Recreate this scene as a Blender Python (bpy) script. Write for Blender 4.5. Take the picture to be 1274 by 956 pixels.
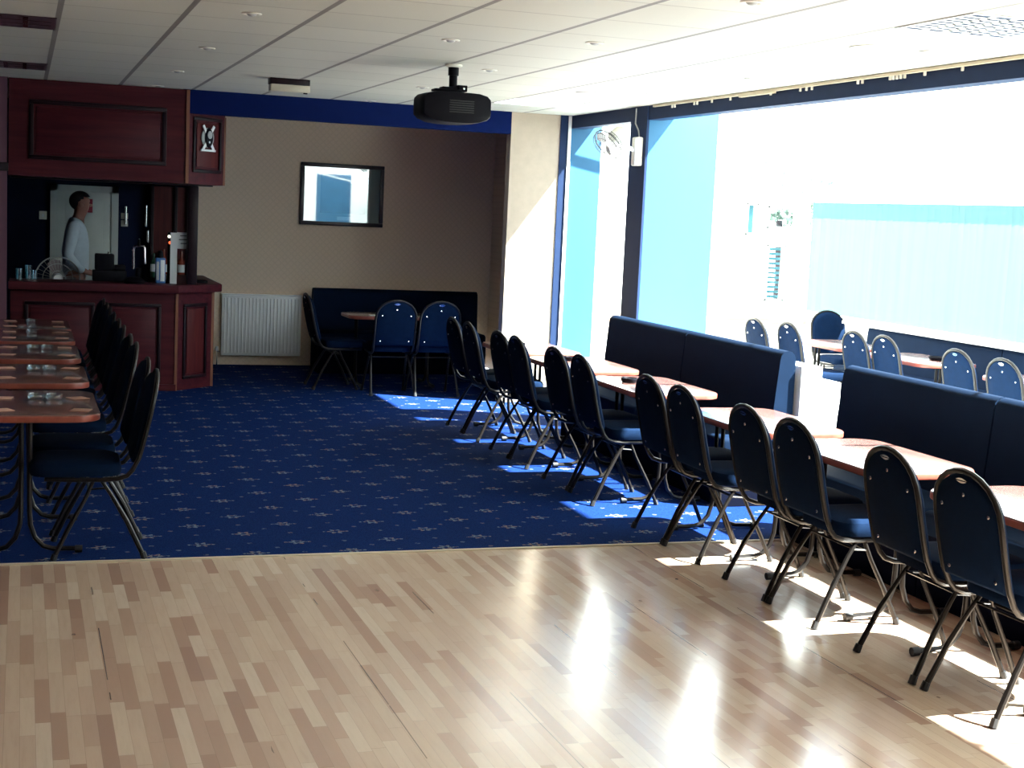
import bpy, bmesh, math, random
from mathutils import Vector, Matrix
random.seed(7)
for o in list(bpy.data.objects): bpy.data.objects.remove(o)
sc = bpy.context.scene
COL = sc.collection
PI = math.pi

# ------------------------------------------------------------------ camera
F_PX, YAW, PITCH, ROLL, CAM_H = 1805.87, .3281, .1172, .0461, 1.776
fw = Vector((math.sin(YAW)*math.cos(PITCH), math.cos(YAW)*math.cos(PITCH), -math.sin(PITCH)))
r0 = Vector((math.cos(YAW), -math.sin(YAW), 0)); u0 = r0.cross(fw)
rt = math.cos(ROLL)*r0 + math.sin(ROLL)*u0; up = -math.sin(ROLL)*r0 + math.cos(ROLL)*u0
cd = bpy.data.cameras.new('camera'); cam = bpy.data.objects.new('camera', cd); COL.objects.link(cam)
m = Matrix.Identity(4)
for i in range(3):
    m[i][0] = rt[i]; m[i][1] = up[i]; m[i][2] = -fw[i]
m[0][3], m[1][3], m[2][3] = 0, 0, CAM_H
cam.matrix_world = m
cd.sensor_width = 36; cd.lens = F_PX/1274*36; cd.clip_end = 200
sc.camera = cam

# ------------------------------------------------------------------ light
SUN_DIR = Vector((-1.0, .50, -1.38))
SUN_STRENGTH = 36.0
SKY_STRENGTH = 3.6
sc.view_settings.view_transform = 'Standard'
sc.view_settings.look = 'None'
sc.view_settings.gamma = 1
sc.view_settings.use_curve_mapping = False
sc.view_settings.exposure = 1.2
w = bpy.data.worlds.new('sky'); sc.world = w; w.use_nodes = True
bg = w.node_tree.nodes['Background']
bg.inputs[0].default_value = (.90, .97, 1.0, 1); bg.inputs[1].default_value = SKY_STRENGTH
sl = bpy.data.lights.new('sun', 'SUN'); sl.energy = SUN_STRENGTH; sl.angle = math.radians(.9); sl.color = (.97, 1.0, .95)
so = bpy.data.objects.new('sun', sl); COL.objects.link(so)
so.rotation_euler = SUN_DIR.to_track_quat('-Z', 'Y').to_euler(); so.location = (12, 2, 12)

# ------------------------------------------------------------------ materials
def nm(name):
    mt = bpy.data.materials.new(name); mt.use_nodes = True
    return mt, mt.node_tree, mt.node_tree.nodes['Principled BSDF']
class N:
    def __init__(s, nt): s.nt = nt
    def new(s, t): return s.nt.nodes.new(t)
    def inp(s, sock, v):
        if isinstance(v, bpy.types.NodeSocket): s.nt.links.new(v, sock)
        else: sock.default_value = v
    def math(s, op, a, b=0., c=None):
        n = s.new('ShaderNodeMath'); n.operation = op
        s.inp(n.inputs[0], a); s.inp(n.inputs[1], b)
        if c is not None: s.inp(n.inputs[2], c)
        return n.outputs[0]
    def mix(s, f, a, b):
        n = s.new('ShaderNodeMix'); n.data_type = 'RGBA'
        s.inp(n.inputs[0], f); s.inp(n.inputs[6], a); s.inp(n.inputs[7], b)
        return n.outputs[2]
    def coord(s, which='Object'):
        n = s.new('ShaderNodeTexCoord'); x = s.new('ShaderNodeSeparateXYZ')
        s.nt.links.new(n.outputs[which], x.inputs[0]); return n.outputs[which], x.outputs
    def comb(s, x, y, z=0.):
        n = s.new('ShaderNodeCombineXYZ')
        s.inp(n.inputs[0], x); s.inp(n.inputs[1], y); s.inp(n.inputs[2], z); return n.outputs[0]
    def white(s, v):
        n = s.new('ShaderNodeTexWhiteNoise'); s.inp(n.inputs['Vector'], v); return n.outputs['Value']
    def noise(s, v, sc_, det=3., rough=.5):
        n = s.new('ShaderNodeTexNoise'); s.inp(n.inputs['Vector'], v)
        n.inputs['Scale'].default_value = sc_; n.inputs['Detail'].default_value = det; n.inputs['Roughness'].default_value = rough
        return n.outputs[0]
    def ramp(s, f, stops):
        n = s.new('ShaderNodeValToRGB'); s.inp(n.inputs[0], f)
        e = n.color_ramp.elements
        while len(e) < len(stops): e.new(.5)
        for k, (p, c) in enumerate(stops): e[k].position = p; e[k].color = (*c, 1)
        return n.outputs[0]
    def bump(s, h, st, d=.01):
        n = s.new('ShaderNodeBump'); s.inp(n.inputs['Height'], h); n.inputs['Strength'].default_value = st; n.inputs['Distance'].default_value = d
        return n.outputs[0]
def plain(name, col, rough=.5, metal=0., var=.12, scale=12., spec=.5, coat=0., bumpst=0.):
    mt, nt, b = nm(name); n = N(nt)
    v, _ = n.coord()
    f = n.noise(v, scale)
    a = tuple(c*(1-var) for c in col)+(1,); c2 = tuple(min(1, c*(1+var)) for c in col)+(1,)
    nt.links.new(n.mix(f, a, c2), b.inputs['Base Color'])
    b.inputs['Roughness'].default_value = rough; b.inputs['Metallic'].default_value = metal
    b.inputs['Specular IOR Level'].default_value = spec; b.inputs['Coat Weight'].default_value = coat
    if bumpst: nt.links.new(n.bump(n.noise(v, scale*12), bumpst, .003), b.inputs['Normal'])
    return mt
M = {}
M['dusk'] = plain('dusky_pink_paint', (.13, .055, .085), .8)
M['cream'] = plain('cream_paint', (.52, .42, .32), .7)
M['white'] = plain('white_paint', (.86, .86, .84), .5, var=.03)
M['door_white'] = plain('door_paint', (.55, .58, .55), .5, var=.04)
M['radiator'] = plain('radiator_enamel', (.93, .95, .95), .35, var=.03)
M['navy_wall'] = plain('navy_wall_paint', (.005, .010, .036), .7, spec=.1)
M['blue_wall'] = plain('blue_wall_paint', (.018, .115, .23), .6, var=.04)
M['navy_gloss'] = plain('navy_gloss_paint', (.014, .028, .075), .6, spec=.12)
M['bulk_blue'] = plain('royal_blue_paint', (.002, .009, .070), .7, spec=.06)
M['navy_fabric'] = plain('navy_fabric', (.0022, .0095, .030), .9, var=.25, scale=30, bumpst=.25, spec=.06)
M['bench_fabric'] = plain('navy_vinyl', (.0022, .0095, .028), .8, var=.2, scale=8, spec=.07)
M['plinth'] = plain('navy_plinth', (.002, .003, .010), .9, spec=.05)
M['frame'] = plain('dark_bronze_tube', (.016, .013, .012), .36, metal=.3, var=.1, spec=.3)
M['chrome'] = plain('chrome', (.8, .8, .8), .15, metal=1, var=.02)
M['rubber'] = plain('black_rubber', (.012, .012, .014), .6)
M['black'] = plain('black_plastic', (.0025, .002, .005), .6, spec=.12)
M['offwhite'] = plain('offwhite_plastic', (.72, .70, .62), .4, var=.04)
M['grey'] = plain('grey_plastic', (.35, .36, .36), .45)
M['brass'] = plain('brass_rail', (.62, .54, .40), .5, metal=.1)
M['skin'] = plain('skin', (.30, .13, .10), .5)
M['hair'] = plain('dark_hair', (.012, .008, .010), .6)
M['shirt'] = plain('pale_shirt_cloth', (.50, .58, .66), .8, var=.1, scale=25)
M['trouser'] = plain('dark_trouser_cloth', (.02, .02, .03), .8)
M['rednotice'] = plain('red_paper', (.35, .03, .06), .7)
M['paper'] = plain('white_paper', (.75, .77, .78), .6, var=.02)
M['ink'] = plain('dark_ink', (.05, .05, .06), .7)
M['pink_blade'] = plain('pale_fan_blade', (.16, .11, .12), .5)
M['mat_card'] = plain('beermat_card', (.62, .38, .28), .7, var=.25, scale=40)
M['can_blue'] = plain('printed_blue', (.05, .15, .40), .3)
M['bottle_red'] = plain('amber_glass', (.25, .04, .02), .15, var=.2)
M['bottle_green'] = plain('green_glass', (.02, .07, .04), .15)
M['yellowcream'] = plain('cream_plastic', (.55, .50, .40), .5)
M['dark_red'] = plain('dark_louvre', (.05, .02, .035), .4)
M['leafm'] = plain('leaf', (.04, .07, .05), .7, var=.4)
M['slate'] = plain('shutter_paint', (.05, .16, .20), .6)
M['paving'] = plain('pale_paving', (.6, .62, .6), .9)

def wood_mat(name, c1, c2, rough=.35, axis=0, coat=.0, scale=1., spec=.5):
    mt, nt, b = nm(name); n = N(nt)
    v, x = n.coord()
    st = [22., 22., 22.]; st[axis] = 1.6
    vv = n.comb(n.math('MULTIPLY', x[0], st[0]*scale), n.math('MULTIPLY', x[1], st[1]*scale), n.math('MULTIPLY', x[2], st[2]*scale))
    f = n.noise(vv, 1., 4., .6)
    nt.links.new(n.ramp(f, [(.3, c1), (.7, c2)]), b.inputs['Base Color'])
    b.inputs['Roughness'].default_value = rough; b.inputs['Coat Weight'].default_value = coat; b.inputs['Coat Roughness'].default_value = .15; b.inputs['Specular IOR Level'].default_value = spec
    return mt
M['mahogany'] = wood_mat('mahogany', (.040, .005, .011), (.082, .013, .018), .45, axis=0, spec=.15)
M['mahogany_v'] = wood_mat('mahogany_upright', (.05, .007, .011), (.11, .020, .018), .45, axis=2, spec=.15)
M['oak_edge'] = wood_mat('oak_bead', (.16, .05, .028), (.26, .10, .05), .4, axis=2)
M['dark_wood'] = wood_mat('dark_mahogany', (.007, .002, .005), (.014, .004, .008), .45, axis=2, spec=.2)
M['tabletop'] = wood_mat('red_beech_laminate', (.23, .10, .09), (.29, .14, .12), .22, axis=1, coat=.9)
M['tabletop_edge'] = wood_mat('table_edge_band', (.26, .055, .04), (.34, .085, .055), .4, axis=1)
M['sill'] = wood_mat('pale_oak_sill', (.45, .30, .18), (.6, .42, .28), .5, axis=0)

# floor: maple strips running along Y
mt, nt, b = nm('maple_strip_floor'); n = N(nt); v, x = n.coord()
row = n.math('FLOOR', n.math('DIVIDE', x[0], .050))
sh = n.math('MULTIPLY', n.white(n.comb(row, 3.1)), 5.)
leng = n.math('ADD', .28, n.math('MULTIPLY', n.white(n.comb(row, 9.7)), .28))
cf = n.math('ADD', n.math('DIVIDE', x[1], leng), sh)
colid = n.math('FLOOR', cf)
rid = n.white(n.comb(row, colid))
rid2 = n.white(n.comb(row, colid, 5.))
base = n.ramp(rid, [(0., (.50, .30, .22)), (.12, (.62, .40, .29)), (.35, (.74, .53, .39)), (.8, (.82, .62, .46)), (1., (.88, .69, .53))])
gr = n.noise(n.comb(n.math('MULTIPLY', x[0], 60.), n.math('ADD', n.math('MULTIPLY', x[1], 5.), n.math('MULTIPLY', rid2, 40.))), 1., 4., .6)
base = n.mix(n.math('MULTIPLY', n.math('SUBTRACT', gr, .45), .7), base, (.50, .33, .22, 1))
blot = n.noise(v, 1.3, 3.)
base = n.mix(n.math('MULTIPLY', n.math('SUBTRACT', blot, .4), .45), base, (.60, .42, .35, 1))
fx = n.math('FRACT', n.math('DIVIDE', x[0], .050))
gap = n.math('LESS_THAN', n.math('MINIMUM', fx, n.math('SUBTRACT', 1., fx)), .014)
fy = n.math('FRACT', cf); gapy = n.math('LESS_THAN', fy, .006)
base = n.mix(n.math('MULTIPLY', n.math('MAXIMUM', gap, gapy), .35), base, (.2, .12, .08, 1))
# the wider panel joints
jj = n.math('ABSOLUTE', n.math('SUBTRACT', n.math('FRACT', n.math('DIVIDE', n.math('SUBTRACT', x[0], 1.02-.476*8), .476)), .5))
jl = n.math('LESS_THAN', jj, .0045)
jm = n.math('GREATER_THAN', n.noise(n.comb(n.math('MULTIPLY', x[0], .9), n.math('MULTIPLY', x[1], .5)), 2.), .54)
base = n.mix(n.math('MULTIPLY', n.math('MULTIPLY', jl, jm), .75), base, (.10, .06, .05, 1))
# dark scuffs
vor = n.new('ShaderNodeTexVoronoi'); nt.links.new(n.comb(n.math('MULTIPLY', x[0], 1.6), x[1]), vor.inputs['Vector']); vor.inputs['Scale'].default_value = 2.6
sp = n.math('MULTIPLY', n.math('LESS_THAN', vor.outputs['Distance'], .035), n.math('GREATER_THAN', n.white(vor.outputs['Position']), .55))
base = n.mix(n.math('MULTIPLY', sp, .6), base, (.12, .05, .05, 1))
nt.links.new(base, b.inputs['Base Color'])
b.inputs['Roughness'].default_value = .27
rg = n.math('ADD', .20, n.math('MULTIPLY', n.noise(v, 3.5, 2.), .04)); nt.links.new(rg, b.inputs['Roughness'])
b.inputs['Specular IOR Level'].default_value = .6; b.inputs['Coat Weight'].default_value = 1.; b.inputs['Coat Roughness'].default_value = .19
M['maple'] = mt

# carpet: navy with quincunx motifs
mt, nt, b = nm('navy_motif_carpet'); n = N(nt); v, x = n.coord()
def motif(ox, oy):
    dx = n.math('MULTIPLY', n.math('SUBTRACT', n.math('FRACT', n.math('ADD', n.math('DIVIDE', n.math('SUBTRACT', x[0], ox), .5), .5)), .5), .5)
    dy = n.math('MULTIPLY', n.math('SUBTRACT', n.math('FRACT', n.math('ADD', n.math('DIVIDE', n.math('SUBTRACT', x[1], oy), .44), .5)), .5), .44)
    return dx, dy
def dist(dx, dy): return n.math('SQRT', n.math('ADD', n.math('MULTIPLY', dx, dx), n.math('MULTIPLY', dy, dy)))
acc = None
for ox, oy in ((.632, 7.225), (.882, 7.445)):
    dx, dy = motif(ox, oy)
    d = dist(dx, dy)
    ang = n.math('ARCTAN2', dy, dx)
    pet = n.math('ADD', .038, n.math('MULTIPLY', n.math('COSINE', n.math('MULTIPLY', ang, 6.)), .012))
    ring = n.math('MULTIPLY', n.math('LESS_THAN', d, pet), n.math('GREATER_THAN', d, .014))
    dots = n.math('LESS_THAN', dist(n.math('SUBTRACT', n.math('ABSOLUTE', dx), .062), dy), .010)
    mm = n.math('MAXIMUM', ring, dots)
    acc = mm if acc is None else n.math('MAXIMUM', acc, mm)
for ox, oy in ((.882, 7.225), (.632, 7.445), (.757, 7.335), (1.007, 7.335)):
    dx, dy = motif(ox, oy)
    mm = n.math('MULTIPLY', n.math('LESS_THAN', dist(dx, dy), .014), .55)
    acc = n.math('MAXIMUM', acc, mm)
spk = n.noise(v, 160., 2.)
brk = n.math('MULTIPLY', n.math('GREATER_THAN', n.noise(v, 70., 2.), .44), .75)
bc = n.ramp(spk, [(.3, (.0015, .008, .060)), (.7, (.0045, .024, .112))])
warm = n.math('GREATER_THAN', n.white(n.comb(n.math('FLOOR', n.math('DIVIDE', x[0], .02)), n.math('FLOOR', n.math('DIVIDE', x[1], .02)))), .6)
mc = n.mix(warm, (.18, .22, .26, 1), (.26, .18, .15, 1))
nt.links.new(n.mix(n.math('MULTIPLY', acc, brk), bc, mc), b.inputs['Base Color'])
b.inputs['Roughness'].default_value = .95; b.inputs['Specular IOR Level'].default_value = .05
nt.links.new(n.bump(spk, .5, .004), b.inputs['Normal'])
M['carpet'] = mt

# ceiling tiles on a 0.6 m grid
mt, nt, b = nm('ceiling_tiles'); n = N(nt); v, x = n.coord()
tx = n.math('MULTIPLY', n.math('ABSOLUTE', n.math('SUBTRACT', n.math('FRACT', n.math('ADD', n.math('DIVIDE', n.math('SUBTRACT', x[0], .1725), .6), 10.5)), .5)), .6)
ty = n.math('MULTIPLY', n.math('ABSOLUTE', n.math('SUBTRACT', n.math('FRACT', n.math('ADD', n.math('DIVIDE', n.math('SUBTRACT', x[1], 7.103), .6), 20.5)), .5)), .6)
main = n.math('LESS_THAN', tx, .015); cross = n.math('LESS_THAN', ty, .009)
tid = n.white(n.comb(n.math('FLOOR', n.math('DIVIDE', n.math('SUBTRACT', x[0], .1725), .6)), n.math('FLOOR', n.math('DIVIDE', n.math('SUBTRACT', x[1], 7.103), .6))))
tc = n.mix(tid, (.52, .51, .44, 1), (.57, .555, .48, 1))
tc = n.mix(n.math('MULTIPLY', n.noise(v, 60., 3.), .12), tc, (.5, .5, .46, 1))
tc = n.mix(n.math('MULTIPLY', cross, .65), tc, (.30, .28, .25, 1))
tc = n.mix(n.math('MULTIPLY', main, .92), tc, (.16, .14, .13, 1))
nt.links.new(tc, b.inputs['Base Color']); b.inputs['Roughness'].default_value = .6
nt.links.new(n.bump(n.noise(v, 90., 2.), .3, .003), b.inputs['Normal'])
M['ceiling'] = mt

# alcove wallpaper, faint diamond pattern
mt, nt, b = nm('cream_wallpaper'); n = N(nt); v, x = n.coord()
u1 = n.math('FRACT', n.math('DIVIDE', n.math('ADD', x[0], x[2]), .07)); u2 = n.math('FRACT', n.math('DIVIDE', n.math('SUBTRACT', x[0], x[2]), .07))
dd = n.math('MAXIMUM', n.math('LESS_THAN', u1, .25), n.math('LESS_THAN', u2, .25))
nt.links.new(n.mix(n.math('MULTIPLY', dd, .35), (.90, .72, .55, 1), (.76, .60, .44, 1)), b.inputs['Base Color']); b.inputs['Roughness'].default_value = .7
M['wallpaper'] = mt

# glass that lets sunlight through
def glass_mat(name, tint, refl):
    mt = bpy.data.materials.new(name); mt.use_nodes = True; nt = mt.node_tree
    nt.nodes.clear(); out = nt.nodes.new('ShaderNodeOutputMaterial')
    t = nt.nodes.new('ShaderNodeBsdfTransparent'); t.inputs[0].default_value = (*tint, 1)
    g = nt.nodes.new('ShaderNodeBsdfGlossy'); g.inputs['Roughness'].default_value = .02
    mx = nt.nodes.new('ShaderNodeMixShader')
    if refl is None:
        fr = nt.nodes.new('ShaderNodeFresnel'); fr.inputs[0].default_value = 1.45; nt.links.new(fr.outputs[0], mx.inputs[0])
    else: mx.inputs[0].default_value = refl
    nt.links.new(t.outputs[0], mx.inputs[1]); nt.links.new(g.outputs[0], mx.inputs[2]); nt.links.new(mx.outputs[0], out.inputs[0])
    return mt
M['glass'] = glass_mat('clear_glass', (.97, 1., 1.), .04)
M['print_glass'] = glass_mat('print_glass', (.9, .95, .95), .20)
M['ash_glass'] = glass_mat('ashtray_glass', (.75, .85, .9), .25)

# backlit vertical blinds
mt = bpy.data.materials.new('pale_blind_fabric'); mt.use_nodes = True; nt = mt.node_tree; n = N(nt)
nt.nodes.clear(); out = nt.nodes.new('ShaderNodeOutputMaterial')
v, x = n.coord()
st = n.noise(n.comb(n.math('MULTIPLY', x[1], 14.), n.math('MULTIPLY', x[2], .5)), 1., 2.)
c = n.mix(st, (.056, .105, .112, 1), (.070, .130, .138, 1))
df = nt.nodes.new('ShaderNodeBsdfDiffuse'); tl = nt.nodes.new('ShaderNodeBsdfTranslucent'); mx = nt.nodes.new('ShaderNodeMixShader')
nt.links.new(c, df.inputs[0]); nt.links.new(c, tl.inputs[0]); mx.inputs[0].default_value = .5
nt.links.new(df.outputs[0], mx.inputs[1]); nt.links.new(tl.outputs[0], mx.inputs[2]); nt.links.new(mx.outputs[0], out.inputs[0])
M['blind'] = mt

# print behind glass
mt, nt, b = nm('framed_print_paper'); n = N(nt); v, x = n.coord()
nz = n.noise(v, 6., 3.)
nt.links.new(n.ramp(n.math('ADD', n.math('MULTIPLY', x[2], 1.2), n.math('MULTIPLY', nz, .5)), [(0., (.08, .12, .16)), (.35, (.10, .20, .30)), (.8, (.13, .28, .42))]), b.inputs['Base Color'])
M['print'] = mt
def emis(name, col, st):
    mt, nt, b = nm(name); b.inputs['Base Color'].default_value = (*col, 1)
    b.inputs['Emission Color'].default_value = (*col, 1); b.inputs['Emission Strength'].default_value = st; return mt
M['panel_glow'] = emis('glowing_panel', (.9, .97, 1.), 1.6)
M['pilot_white'] = emis('pilot_lamp_white', (1., .95, .8), 1.2)
M['pilot_red'] = emis('pilot_lamp_red', (1., .15, .05), .8)

# ------------------------------------------------------------------ helpers
class MB:
    def __init__(s): s.bm = bmesh.new()
    def box(s, a, b, bev=0., seg=2, mat=None):
        bm2 = bmesh.new(); bmesh.ops.create_cube(bm2, size=1)
        for vv in bm2.verts:
            vv.co = Vector([(a[i]+b[i])/2 + vv.co[i]*(b[i]-a[i]) for i in range(3)])
        if bev: bmesh.ops.bevel(bm2, geom=bm2.edges[:], offset=bev, segments=seg, affect='EDGES', profile=.5)
        s._add(bm2, mat); return s
    def _add(s, bm2, mat=None):
        if mat is not None: bmesh.ops.transform(bm2, matrix=mat, verts=bm2.verts)
        me = bpy.data.meshes.new('t'); bm2.to_mesh(me); bm2.free(); s.bm.from_mesh(me); bpy.data.meshes.remove(me)
    def tube(s, pts, r, n=10, closed=False, caps=True):
        pts = [Vector(p) for p in pts]; N_ = len(pts)
        rs = r if isinstance(r, (list, tuple)) else [r]*N_
        bm = s.bm; rings = []; prev = None
        for i, p in enumerate(pts):
            if closed: t = pts[(i+1) % N_]-pts[i-1]
            elif i == 0: t = pts[1]-p
            elif i == N_-1: t = p-pts[-2]
            else: t = (pts[i+1]-p).normalized()+(p-pts[i-1]).normalized()
            t.normalize()
            if prev is None:
                a = Vector((0, 0, 1)) if abs(t.z) < .9 else Vector((1, 0, 0)); nrm = t.cross(a).normalized()
            else: nrm = (prev - t*prev.dot(t)).normalized()
            prev = nrm; bn = t.cross(nrm)
            rings.append([bm.verts.new(p + (nrm*math.cos(2*PI*k/n)+bn*math.sin(2*PI*k/n))*rs[i]) for k in range(n)])
        R_ = range(N_ if closed else N_-1)
        for i in R_:
            A, B = rings[i], rings[(i+1) % N_]
            for k in range(n): bm.faces.new((A[k], A[(k+1) % n], B[(k+1) % n], B[k]))
        if caps and not closed:
            bm.faces.new(rings[0][::-1]); bm.faces.new(rings[-1])
        return s
    def lathe(s, prof, c=(0, 0, 0), n=24, axis=None, mat=None):
        bm2 = bmesh.new(); rings = []
        for r, z in prof:
            if r < 1e-5: rings.append([bm2.verts.new((0, 0, z))])
            else: rings.append([bm2.verts.new((r*math.cos(2*PI*k/n), r*math.sin(2*PI*k/n), z)) for k in range(n)])
        for A, B in zip(rings, rings[1:]):
            for k in range(n):
                k2 = (k+1) % n
                if len(A) == 1 and len(B) == 1: continue
                if len(A) == 1: bm2.faces.new((A[0], B[k2], B[k]))
                elif len(B) == 1: bm2.faces.new((A[k], A[k2], B[0]))
                else: bm2.faces.new((A[k], A[k2], B[k2], B[k]))
        mt_ = Matrix.Translation(Vector(c))
        if axis is not None: mt_ = mt_ @ Vector(axis).to_track_quat('Z', 'Y').to_matrix().to_4x4()
        if mat is not None: mt_ = mat
        s._add(bm2, mt_); return s
    def prism(s, poly, z0, z1, bev=0., mat=None):
        bm2 = bmesh.new()
        f = bm2.faces.new([bm2.verts.new((px, py, z0)) for px, py in poly])
        ex = bmesh.ops.extrude_face_region(bm2, geom=[f])
        for g in ex['geom']:
            if isinstance(g, bmesh.types.BMVert): g.co.z = z1
        bmesh.ops.recalc_face_normals(bm2, faces=bm2.faces[:])
        if bev:
            ee = [e for e in bm2.edges if abs(e.verts[0].co.z-e.verts[1].co.z) < 1e-6]
            bmesh.ops.bevel(bm2, geom=ee, offset=bev, segments=3, affect='EDGES', profile=.5)
        s._add(bm2, mat); return s
    def build(s, name, mat, parent=None, smooth=True, loc=None):
        bmesh.ops.recalc_face_normals(s.bm, faces=s.bm.faces[:])
        me = bpy.data.meshes.new(name); s.bm.to_mesh(me); s.bm.free()
        me.materials.append(mat)
        if smooth:
            me.polygons.foreach_set('use_smooth', [True]*len(me.polygons))
            me.set_sharp_from_angle(angle=math.radians(38))
        o = bpy.data.objects.new(name, me); COL.objects.link(o)
        if parent: o.parent = parent
        if loc: o.location = loc
        return o
def empty(name, loc=(0, 0, 0), rz=0.):
    o = bpy.data.objects.new(name, None); COL.objects.link(o); o.location = loc; o.rotation_euler = (0, 0, rz); o.empty_display_size = .1
    return o
def tag(o, label, cat, group=None, kind=None):
    if label: o['label'] = label
    if cat: o['category'] = cat
    if group: o['group'] = group
    if kind: o['kind'] = kind
    return o
def struct(o, label=None, cat=None):
    o['kind'] = 'structure'
    if label: o['label'] = label
    if cat: o['category'] = cat
    return o
def kids(o): return [c for c in bpy.data.objects if c.parent is o]
def copy_tree(o, parent=None, cache={}):
    c = o.copy(); COL.objects.link(c); c.parent = parent
    if o.name not in cache: cache[o.name] = kids(o)
    for ch in cache[o.name]: copy_tree(ch, c)
    return c
def rrect(hx, hy, r, n=6, cx=0, cy=0):
    P_ = []
    for sx, sy, a0 in ((1, 1, 0), (-1, 1, PI/2), (-1, -1, PI), (1, -1, 1.5*PI)):
        for k in range(n+1):
            a = a0+PI/2*k/n; P_.append((cx+sx*(hx-r)+r*math.cos(a), cy+sy*(hy-r)+r*math.sin(a)))
    return P_
def place(o, x, y, z=0., rz=0.): o.location = (x, y, z); o.rotation_euler = (0, 0, rz); return o

# ------------------------------------------------------------------ structure
YF = 7.16; YC = 12.87; YW = 15.8; XB = 4.85; ZC = 2.70
struct(MB().box((-2.2, -3, -.1), (4.96, YF, 0)).build('floor', M['maple']), 'pale maple strip floor in the foreground', 'floor')
struct(MB().box((-2.2, YF, -.1), (4.96, 16.2, .004)).build('floor.001', M['carpet']), 'navy patterned carpet beyond the wooden floor', 'carpet')
M['side_floor'] = plain('pale_vinyl', (.50, .52, .50), .6)
struct(MB().box((4.96, -3, -.1), (8.4, 14.3, .004)).build('floor.002', M['side_floor']), 'pale floor of the sunlit side area', 'floor')
struct(MB().box((-2.2, YF-.012, 0), (4.96, YF+.012, .007)).build('trim_1', M['brass']), 'thin threshold strip between carpet and wooden floor', 'threshold')
struct(MB().box((-2.2, -3, ZC), (5.15, 16, ZC+.12)).build('ceiling', M['ceiling']), 'suspended ceiling of square off-white tiles', 'ceiling')
struct(MB().box((-2.3, -3, 0), (-2.2, 16, ZC)).build('wall_left', M['dusk']), 'dusky pink wall on the left side, darkened to dim bounced light', 'wall')  # unseen walls left and behind: colour darkened to cut bounced light
struct(MB().box((-2.3, -3.1, 0), (XB+.16, -3, ZC)).build('wall_near', M['dusk']), 'dusky pink wall behind the camera, darkened to dim bounced light', 'wall')
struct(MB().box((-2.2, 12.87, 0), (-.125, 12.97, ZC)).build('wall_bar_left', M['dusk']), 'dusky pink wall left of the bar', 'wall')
struct(MB().box((-2.2, 12.845, 1.93), (-.115, 12.872, 2.0), .006).build('trim_2', M['dark_wood']), 'dark rail on the wall left of the bar', 'rail')
struct(MB().box((1.73, YW, 0), (5.16, YW+.1, ZC)).build('wall_far', M['wallpaper']), 'cream papered far wall of the alcove', 'wall')
struct(MB().box((-.6, YW, 0), (1.73, YW+.1, ZC)).build('wall_bar', M['navy_wall']), 'navy wall behind the bar', 'wall')
struct(MB().box((-.6, 12.97, 0), (-.5, YW, ZC)).build('wall_bar_side', M['navy_wall']), 'navy side wall of the bar', 'wall')
struct(MB().box((5.05, 12.99, 0), (5.16, YW, ZC)).build('wall_right', M['wallpaper']), 'papered right wall of the alcove', 'wall')
struct(MB().box((4.26, YC, 0), (4.74, YC+.12, ZC)).build('wall_pier', M['cream']), 'cream wall pier right of the alcove', 'wall')
struct(MB().box((1.30, YC, 2.50), (4.26, YC+.12, ZC)).build('wall_bulkhead', M['bulk_blue']), 'royal blue bulkhead above the alcove', 'bulkhead')
struct(MB().box((4.74, YC-.01, 0), (4.815, YC+.13, ZC)).build('trim_3', M['navy_gloss']), 'dark navy upright beside the cream pier', 'upright')
struct(MB().box((4.815, YC-.02, 0), (4.845, YC, ZC)).build('trim_4', M['white']), 'thin white upright strip beside the navy upright', 'strip')
struct(MB().box((4.845, YC, 0), (5.16, YC+.12, ZC)).build('wall_stub', M['blue_wall']), 'narrow blue wall left of the bright slot', 'wall')
# blue pier; a dark sheet paints the shade on its room side
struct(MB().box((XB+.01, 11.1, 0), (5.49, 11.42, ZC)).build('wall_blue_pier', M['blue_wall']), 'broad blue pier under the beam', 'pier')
struct(MB().box((XB-.012, 11.09, 0), (XB+.009, 11.43, ZC)).build('trim_5', M['navy_gloss']), 'dark sheet painting the shaded room-side face of the blue pier', 'shade sheet')
struct(MB().box((XB, -3, 0), (XB+.16, 1.6, ZC)).build('light_block_wall', M['dusk']), 'unseen wall right of the camera, added to shade the left floor', 'wall')  # unseen, put in to keep window light off the left floor
struct(MB().box((XB+.16, -3.1, 0), (6.62, -3, 2.7)).build('reflected_end_wall', M['white']), 'unseen white end wall of the side area, added for the picture glass reflection', 'wall')  # unseen end wall, added so its blue strip mirrors in the picture glass
struct(MB().box((6.62, -3.1, 0), (7.46, -3, 2.5)).build('reflected_end_wall.001', M['blue_wall']), 'unseen blue strip of the end wall, added to reflect in the picture glass', 'wall')
struct(MB().box((7.46, -3.1, 0), (8.4, -3, 2.3)).build('reflected_end_wall.002', M['white']), 'unseen white corner of the end wall, added for the picture glass reflection', 'wall')
# header beam
struct(MB().box((XB, -3, 2.585), (XB+.12, 11.1, ZC)).build('trim_6', M['navy_gloss']), 'long navy header beam above the window side', 'beam')
struct(MB().box((XB, 11.42, 2.585), (XB+.12, YC, ZC)).build('trim_7', M['navy_gloss']), 'short navy header beam beyond the blue pier', 'beam')
# dwarf wall behind the benches
struct(MB().box((4.65, 8.02, 0), (4.80, 10.95, .90), .005).build('wall_low', M['white']), 'white low wall behind the far bench', 'wall')
struct(MB().box((4.80, 8.02, 0), (4.94, 10.95, .80), .005).build('trim_8', M['white']), 'white ledge behind the low wall', 'ledge')
struct(MB().box((4.65, -1, 0), (4.80, 7.30, .88), .005).build('wall_low.001', M['white']), 'white low wall behind the near bench', 'wall')

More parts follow.
